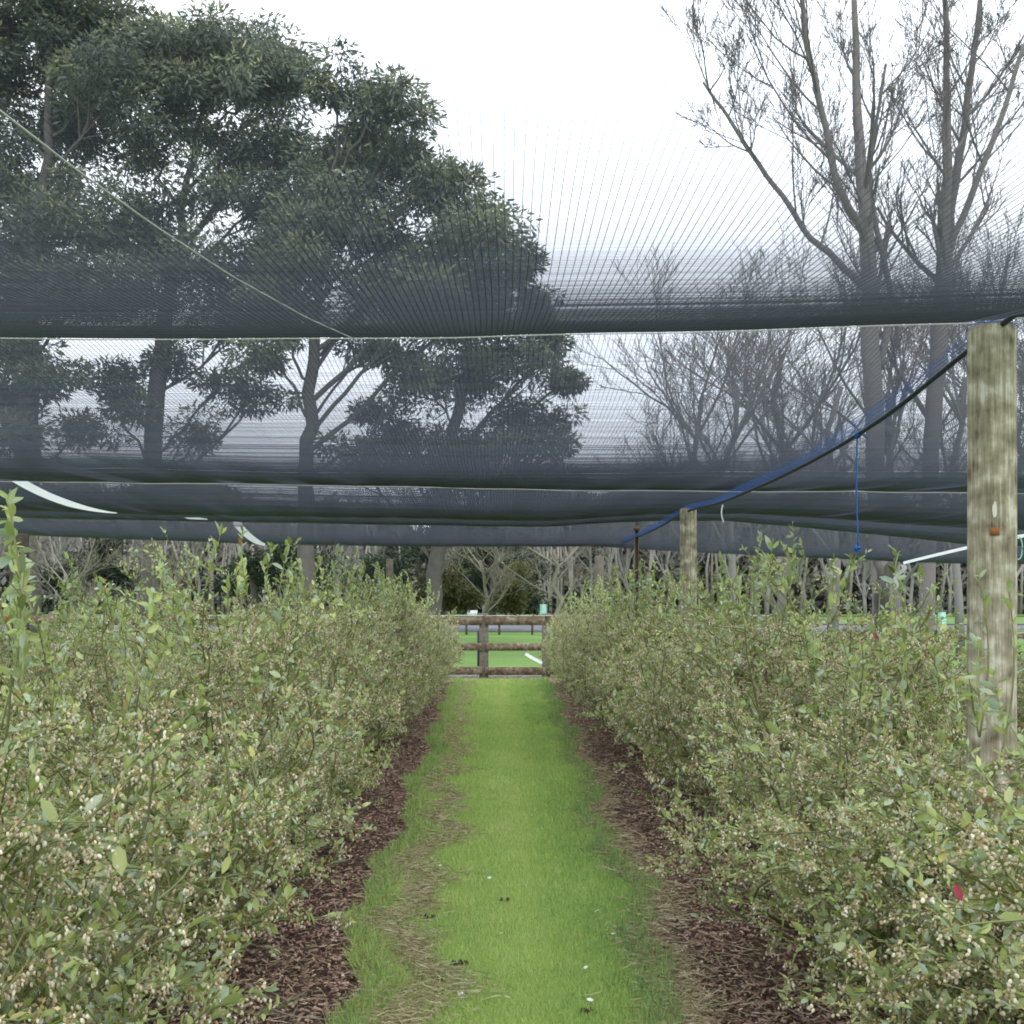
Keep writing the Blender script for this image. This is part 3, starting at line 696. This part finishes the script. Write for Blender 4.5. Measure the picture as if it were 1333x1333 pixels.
def stem_tree(name, D, stems, label, group, rs_seed, mat, rt=.0, limbfan=(6,5,4), mn=.006, nlimb=16, ll=3.5):
    """stems: list of [(px,py,width_px,dy)...] main stems; limbs grow upswept along them"""
    rs=np.random.default_rng(rs_seed); base=P(stems[0][0][0],0,D); base[2]=0
    e=empty(name,(base[0],D,0)); tag(e,label,'tree',group)
    tr=MB(); br=MB()
    for st in stems:
        pts=np.array([P(x,y,D)+[0,dy,0] for x,y,w,dy in st])-[base[0],D,0]; w=np.array([q[2] for q in st])/F_PX*D/2*.85
        tt=np.linspace(0,len(pts)-1,6*len(pts)); pc=np.stack([np.interp(tt,range(len(pts)),pts[:,k]) for k in range(3)],-1); wc=np.interp(tt,range(len(pts)),w)
        pc[1:-1]+=rs.normal(0,.025,(len(pc)-2,3)); pc[1:-1]=(pc[:-2]+pc[1:-1]*2+pc[2:])/4
        tube(tr, pc, wc, 10, rs.random())
        for k in range(nlimb):
            t=rs.uniform(.22,.97); i=int(t*(len(pc)-1)); dd=pc[min(i+1,len(pc)-1)]-pc[max(i-1,0)]; dd/=np.linalg.norm(dd)+1e-9
            a=rs.random()*6.28; nd=dd*.75+np.array([math.cos(a),math.sin(a),0])*.75
            branch(br, pc[i], nd, ll*(1.15-.6*t)*rs.uniform(.6,1.2), max(wc[i]*.38,.02), 1, rs, up=.12, jit=.07, fan=(0,)+limbfan, ratio=.62, ang=.6, mn=mn)
    tr.build('trunk', mat, e, smooth=True); br.build('branches', mat, e)
stem_tree('bare_tree', 24, [[(1150,880,34,0),(1148,800,30,0),(1142,600,28,0),(1135,450,28,0),(1128,300,22,0),(1120,150,14,.2),(1118,0,9,.3),(1116,-120,5,.3)],
     [(1138,330,14,0),(1080,250,11,-.5),(1040,100,8,-.9),(1010,-50,5,-1.2)],
     [(1132,380,13,0),(1060,290,9,.6),(990,170,7,1),(930,70,4,1.3)],
     [(1146,480,13,0),(1170,380,10,.4),(1140,220,7,.6),(1170,60,4,.8)]],
     'tallest leafless tree, with one straight grey trunk, left of the forked one', 'tall leafless trees on the right', 3, M['barebark'], nlimb=11, limbfan=(5,4,4), ll=3.2)
stem_tree('bare_tree', 25, [[(1205,870,24,0),(1210,600,24,0),(1222,450,26,0),(1228,350,24,0),(1235,200,12,0),(1232,60,9,0),(1228,-100,6,0)],
     [(1226,380,18,0),(1245,270,14,.3),(1270,130,11,.5),(1290,0,8,.6),(1300,-120,5,.7)],
     [(1232,330,11,0),(1270,220,9,-.6),(1310,80,6,-1),(1345,-40,4,-1)]],
     'leafless tree whose trunk forks into two tall stems, left of the thick post', 'tall leafless trees on the right', 4, M['barebark'], nlimb=11, limbfan=(5,4,4), ll=3.0)
stem_tree('leaning_tree', 15, [[(1150,850,26,0),(1148,800,26,0),(1150,760,22,0),(1165,730,14,0),(1160,690,9,0),(1175,640,5,0)],[(1150,775,14,0),(1142,735,12,0),(1130,700,6,0)]],
     'short leaning gnarled grey trunk just behind the right bush row', None, 5, M['bark'], nlimb=3, limbfan=(3,3), ll=.8)

# background leafless trees : shared variants
BT=[]
for k in range(5):
    rs=np.random.default_rng(40+k); mb=MB(); tr=MB()
    h=5.5
    pts=np.array([[rs.normal(0,.12)*z/3,rs.normal(0,.12)*z/3,z] for z in np.linspace(0,h,7)]); tube(tr, pts, np.linspace(.085,.045,7),8,.4)
    for q in range(11):
        t=rs.uniform(.25,1); i=min(int(t*6),5); a=rs.random()*6.28
        branch(mb, pts[i], np.array([math.cos(a)*.7,math.sin(a)*.7,.9]), rs.uniform(2.2,3.6), .035, 1, rs, up=.10, jit=.11, fan=(0,6,5,4), ratio=.6, ang=.6, mn=.0045)
    BT.append((tr.mesh('trunk',True), mb.mesh('branches')))
def bg_tree(k, px, D, h, label, mat, group, sxy=1.0, name='bare_tree'):
    p=P(px,0,D); e=empty(name,(p[0],D,float(gz(0,D))), random.random()*6.28); s=h/7.9; e.scale=(s*sxy,s*sxy,s)
    tag(e,label,'tree',group)
    for nm,me in (('trunk',BT[k][0]),('branches',BT[k][1])):
        if not me.materials: me.materials.append(M['farbark'])
        o=link(nm,me,None,e); o.material_slots[0].link='OBJECT'; o.material_slots[0].material=mat
    return e
bgd=[(905,46,14.0),(955,40,12.8),(1020,48,17.0),(1085,40,13.0),(1165,46,16),(1250,42,14),(1310,46,16),(1375,42,15)]
words=['first','second','third','fourth','fifth','sixth','seventh','eighth','ninth','tenth']
for i,(px,D,h) in enumerate(bgd):
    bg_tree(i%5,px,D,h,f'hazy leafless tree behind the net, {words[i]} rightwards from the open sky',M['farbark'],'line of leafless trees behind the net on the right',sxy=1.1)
i=0
for px in range(-60,1420,46):
    D=random.uniform(84,100); h=random.uniform(8.5,12) if px<780 else random.uniform(10,15)
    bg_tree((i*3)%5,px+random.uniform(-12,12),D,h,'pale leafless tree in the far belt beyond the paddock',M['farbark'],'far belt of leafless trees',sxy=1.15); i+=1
# pale spreading tree at the end of the path
for (px,D,h,lb) in ((725,36,4.6,'pale lichen covered spreading leafless tree just right of the path end'),(630,47,4.8,'pale leafless tree with drooping branches behind the fence'),(90,30,3.3,'pale tangled leafless shrub right of the dark left post'),(225,34,3.4,'brown tangled leafless shrub behind the left row'),(1010,52,5.5,'pale leafless tree low behind the right row, right of the second post')):
    bg_tree([0,3,1,4,2][int(px)%5],px,D,h,lb,M['palebark'],'smaller pale leafless trees',sxy=1.9)

# evergreen trees built from limbs and leaf clumps
def evergreen(name, D, trunk, blobs, label, group, seed, mat, leaf=.24, dens=1.0, dthick=1., subs=9, hang=.3, bmat=None):
    rs=np.random.default_rng(seed); base=P(trunk[0][0],0,D); base[2]=0
    e=empty(name,(base[0],D,0)); tag(e,label,'tree',group)
    O=np.array([base[0],D,0]); s=D/F_PX
    tp=np.array([P(x,y,D) for x,y,w in trunk])-O; tw=np.array([w*(.6 if y<430 else .9) for _,y,w in trunk])*s/2
    tt=np.linspace(0,len(tp)-1,5*len(tp)); pc=np.stack([np.interp(tt,range(len(tp)),tp[:,k]) for k in range(3)],-1); wc=np.interp(tt,range(len(tp)),tw)
    pc[1:-1]+=rs.normal(0,.05,(len(pc)-2,3))
    tr=MB(); tube(tr,pc,wc,10,.3); tr.build('trunk', bmat or M['bark'], e, smooth=True)
    br=MB(); lf=MB()
    for (bx,by,rx,ry) in blobs:
        if by<420 and D<39: rx*=1.25; ry*=1.25
        c=P(bx,by,D)-O; c[1]+=rs.uniform(-1,1)*dthick*rx*s*1.2
        # limb from trunk: attach point below the clump
        zt=c[2]-abs(c[0]-np.interp(c[2],pc[:,2],pc[:,0]))*.9-.8
        zt=np.clip(zt, pc[0,2]+2.2, pc[-1,2]); a=np.array([np.interp(zt,pc[:,2],pc[:,k]) for k in range(3)])
        m=(a+c)/2+np.array([0,0,.25*np.linalg.norm(c-a)*rs.uniform(-.5,.8)])+rs.normal(0,.2,3)
        t=np.linspace(0,1,9)[:,None]; q=(1-t)**2*a+2*t*(1-t)*m+t*t*c; q[1:-1]+=rs.normal(0,.06,(7,3))
        lw=.03+.008*np.linalg.norm(c-a)
        tube(br,q,np.linspace(lw,.03,9),6,.4,False)
        ns=max(5,int(subs*dens*rx*ry*s*s/.95))
        for k in range(ns):
            v=rs.normal(0,1,3); v/=np.linalg.norm(v); v*=rs.random()**.45
            sc_=c+v*np.array([rx*s,rx*s*dthick,ry*s])
            st=q[rs.integers(4,9)]; mm=(st+sc_)/2+rs.normal(0,.15,3)
            tube(br,np.array([st,mm,sc_]),[.03,.018,.01],4,.5,False)
            n=int(rs.uniform(190,270)); r=rs.uniform(.45,.8)*min(1,.55+rx*s*.3)
            g=rs.normal(0,1,(n,3)); g/=np.linalg.norm(g,axis=1,keepdims=True); g*=(rs.random(n)**.4)[:,None]*r*np.array([1.15,1.15,.75])
            dirv=g*1.2/r+rs.normal(0,.6,(n,3))+[0,0,-hang]
            tint=np.clip(.34+.42*(g[:,2]/r)+rs.normal(0,.14,n)+rs.normal(0,.12),0,1)  # clump tops painted lighter as if lit, undersides darker as if shaded
            L=leaf*rs.uniform(.6,1.25,n)
            scatter(lf,CARD_V,CARD_F,sc_+g,frames(dirv,rs.random(n)*6.28),np.stack([L,L*.5,L],-1),tint)
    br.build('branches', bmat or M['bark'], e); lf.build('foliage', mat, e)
G='tall dark evergreen trees behind the net on the left'
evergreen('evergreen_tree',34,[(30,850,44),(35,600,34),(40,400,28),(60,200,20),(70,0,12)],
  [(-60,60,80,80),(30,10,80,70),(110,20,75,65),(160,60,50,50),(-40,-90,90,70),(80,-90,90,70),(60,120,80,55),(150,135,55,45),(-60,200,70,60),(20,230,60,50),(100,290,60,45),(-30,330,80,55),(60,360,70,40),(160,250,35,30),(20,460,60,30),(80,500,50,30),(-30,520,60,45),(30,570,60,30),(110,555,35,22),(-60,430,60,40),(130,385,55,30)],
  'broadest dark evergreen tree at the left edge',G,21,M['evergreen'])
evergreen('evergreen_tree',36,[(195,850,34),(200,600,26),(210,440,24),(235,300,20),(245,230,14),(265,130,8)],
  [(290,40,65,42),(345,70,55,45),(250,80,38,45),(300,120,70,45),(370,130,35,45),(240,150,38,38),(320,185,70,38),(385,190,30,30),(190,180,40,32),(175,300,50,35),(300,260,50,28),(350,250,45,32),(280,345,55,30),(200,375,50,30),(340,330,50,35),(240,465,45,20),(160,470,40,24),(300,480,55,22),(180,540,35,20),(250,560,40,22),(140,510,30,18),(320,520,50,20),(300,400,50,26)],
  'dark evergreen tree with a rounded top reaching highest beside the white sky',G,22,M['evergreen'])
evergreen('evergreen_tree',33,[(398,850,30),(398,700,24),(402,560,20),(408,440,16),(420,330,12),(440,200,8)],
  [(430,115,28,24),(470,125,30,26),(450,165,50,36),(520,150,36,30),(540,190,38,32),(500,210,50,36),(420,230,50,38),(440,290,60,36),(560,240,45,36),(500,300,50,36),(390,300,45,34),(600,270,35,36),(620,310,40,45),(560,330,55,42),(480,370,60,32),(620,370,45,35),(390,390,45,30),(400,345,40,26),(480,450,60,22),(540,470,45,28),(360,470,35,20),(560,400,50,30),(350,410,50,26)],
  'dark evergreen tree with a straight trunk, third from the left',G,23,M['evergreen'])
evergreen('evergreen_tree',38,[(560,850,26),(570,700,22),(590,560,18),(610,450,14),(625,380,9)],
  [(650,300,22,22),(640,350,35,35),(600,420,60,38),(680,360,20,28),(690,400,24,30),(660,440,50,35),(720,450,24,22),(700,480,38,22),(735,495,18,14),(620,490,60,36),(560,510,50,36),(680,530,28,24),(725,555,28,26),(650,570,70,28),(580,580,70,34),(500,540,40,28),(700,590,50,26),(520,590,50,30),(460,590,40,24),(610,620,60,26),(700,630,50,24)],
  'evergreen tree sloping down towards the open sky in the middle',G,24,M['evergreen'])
# low dark conifers and olive shrubs behind
G2='dark evergreen shrubs and conifers beyond the fence'
evergreen('conifer_tree',60,[(640,805,14),(645,740,10),(650,690,5)],[(640,770,45,22),(600,770,40,20),(680,775,38,18),(650,735,50,24),(600,735,40,24),(690,740,34,20),(640,700,50,22),(590,695,40,20)],'dark blue green conifer beyond the fence behind the path end',G2,31,M['conifer'],leaf=.28,subs=4,dthick=.7)
evergreen('conifer_tree',62,[(540,805,14),(545,740,10),(550,690,5)],[(540,770,40,22),(500,775,38,20),(570,735,34,22),(520,735,42,22),(540,705,40,18),(480,740,30,24)],'dark green conifer left of the path end',G2,32,M['conifer'],leaf=.28,subs=4,dthick=.7)
evergreen('olive_shrub',42,[(575,800,8),(578,770,6)],[(560,765,26,16),(590,770,24,16),(600,780,18,12),(540,775,22,14),(575,750,20,10)],'olive green shrub beyond the fence above the left row end',G2,33,M['olive'],leaf=.22,subs=7,dthick=.8)
evergreen('olive_shrub',50,[(670,805,6),(668,770,4)],[(668,765,14,18),(672,745,12,14),(662,785,12,10)],'small olive green shrub in the middle beyond the fence',G2,34,M['olive'],leaf=.22,subs=8,dthick=.8)
evergreen('conifer_tree',40,[(110,800,14),(112,730,8)],[(110,745,34,22),(150,750,30,20),(80,760,26,20),(130,715,28,16)],'dark green shrub behind the left row near the dark post',G2,35,M['conifer'],leaf=.22,subs=5,dthick=.8)
evergreen('conifer_tree',48,[(330,800,14),(332,730,8)],[(320,735,30,18),(350,750,30,20),(300,760,26,18),(410,740,30,20),(380,720,30,16)],'dark green shrub behind the middle of the left row',G2,36,M['conifer'],leaf=.22,subs=5,dthick=.8)
# far woodland mass
def woodland():
    lf=MB(); n=210000
    x=rng.uniform(-80,80,n); y=rng.uniform(104,118,n)
    top=11+2.2*np.sin(x*.13)+1.4*np.sin(x*.41+1)+.8*np.sin(x*1.1)
    z=1+rng.random(n)**.9*top*(1-.15*rng.random(n))
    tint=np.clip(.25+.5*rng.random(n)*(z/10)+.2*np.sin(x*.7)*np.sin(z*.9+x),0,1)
    scatter(lf,CARD_V,CARD_F,np.stack([x,y,z],-1),frames(rng.normal(0,1,(n,3)),rng.random(n)*6.28),rng.uniform(.5,1.1,n),tint)
    for k in range(170):
        xx=rng.uniform(-90,90); yy=rng.uniform(100,104); tube(lf,[[xx,yy,.8],[xx+rng.normal(0,.2),yy,5],[xx+rng.normal(0,.5),yy,9]],[.16,.12,.05],5,.9)
    m=attr_mat('far_wood',[(0,(.12,.12,.115)),(.5,(.22,.21,.19)),(1,(.36,.32,.29))],rough=1)
    o=lf.build('far_woodland',m); tag(o,'grey brown wooded belt closing the view beyond the paddock','woodland',kind='stuff')
woodland()

# ------------------------------------------------------------------ light and camera
w=bpy.data.worlds.new('World'); sc.world=w; w.use_nodes=True; nt=w.node_tree; bg=nt.nodes['Background']
sky=N(nt,'ShaderNodeTexSky',sky_type='NISHITA'); sky.sun_disc=False; sky.sun_elevation=radians(48); sky.sun_rotation=radians(160)
sky.air_density=1.2; sky.dust_density=3
mx=N(nt,'ShaderNodeMix',data_type='RGBA'); mx.inputs['Factor'].default_value=.9
tc=N(nt,'ShaderNodeTexCoord'); nz=N(nt,'ShaderNodeTexNoise'); nz.inputs['Scale'].default_value=2.2; nz.inputs['Detail'].default_value=5
nt.links.new(tc.outputs['Generated'],nz.inputs['Vector'])
r=ramp(nt,[(.3,(.80,.88,1.0)),(.7,(.95,.99,1.04))]); nt.links.new(nz.outputs['Fac'],r.inputs['Fac'])
sv=N(nt,'ShaderNodeVectorMath',operation='SCALE'); sv.inputs['Scale'].default_value=16.5
nt.links.new(r.outputs['Color'],sv.inputs[0])
nt.links.new(sky.outputs[0],mx.inputs['A']); nt.links.new(sv.outputs[0],mx.inputs['B']); nt.links.new(mx.outputs['Result'],bg.inputs['Color'])
bg.inputs['Strength'].default_value=.14
sl=bpy.data.lights.new('sun','SUN'); sl.energy=1.1; sl.angle=radians(25); sl.color=(1,.97,.93)
so=bpy.data.objects.new('sun',sl); col.objects.link(so)
el,az=radians(48),radians(160)
from mathutils import Vector
dirv=Vector((math.sin(az)*math.cos(el), math.cos(az)*math.cos(el), math.sin(el)))
so.rotation_euler=(-dirv).to_track_quat('-Z','Y').to_euler()
cam=bpy.data.cameras.new('camera'); co=bpy.data.objects.new('camera',cam); col.objects.link(co)
co.location=(0,0,CAMH); co.rotation_euler=(pi/2,0,0)
cam.sensor_width=36; cam.lens=36*F_PX/1333; cam.shift_x=(666.5-HX)/1333; cam.shift_y=(HY-666.5)/1333
cam.clip_start=.05; cam.clip_end=3000
sc.camera=co
sc.view_settings.view_transform='Standard'; sc.view_settings.look='None'; sc.view_settings.exposure=0
sc.render.engine='CYCLES'
sc.cycles.pixel_filter_type='BLACKMAN_HARRIS'; sc.cycles.filter_width=1.8
sc.cycles.max_bounces=5; sc.cycles.transparent_max_bounces=8
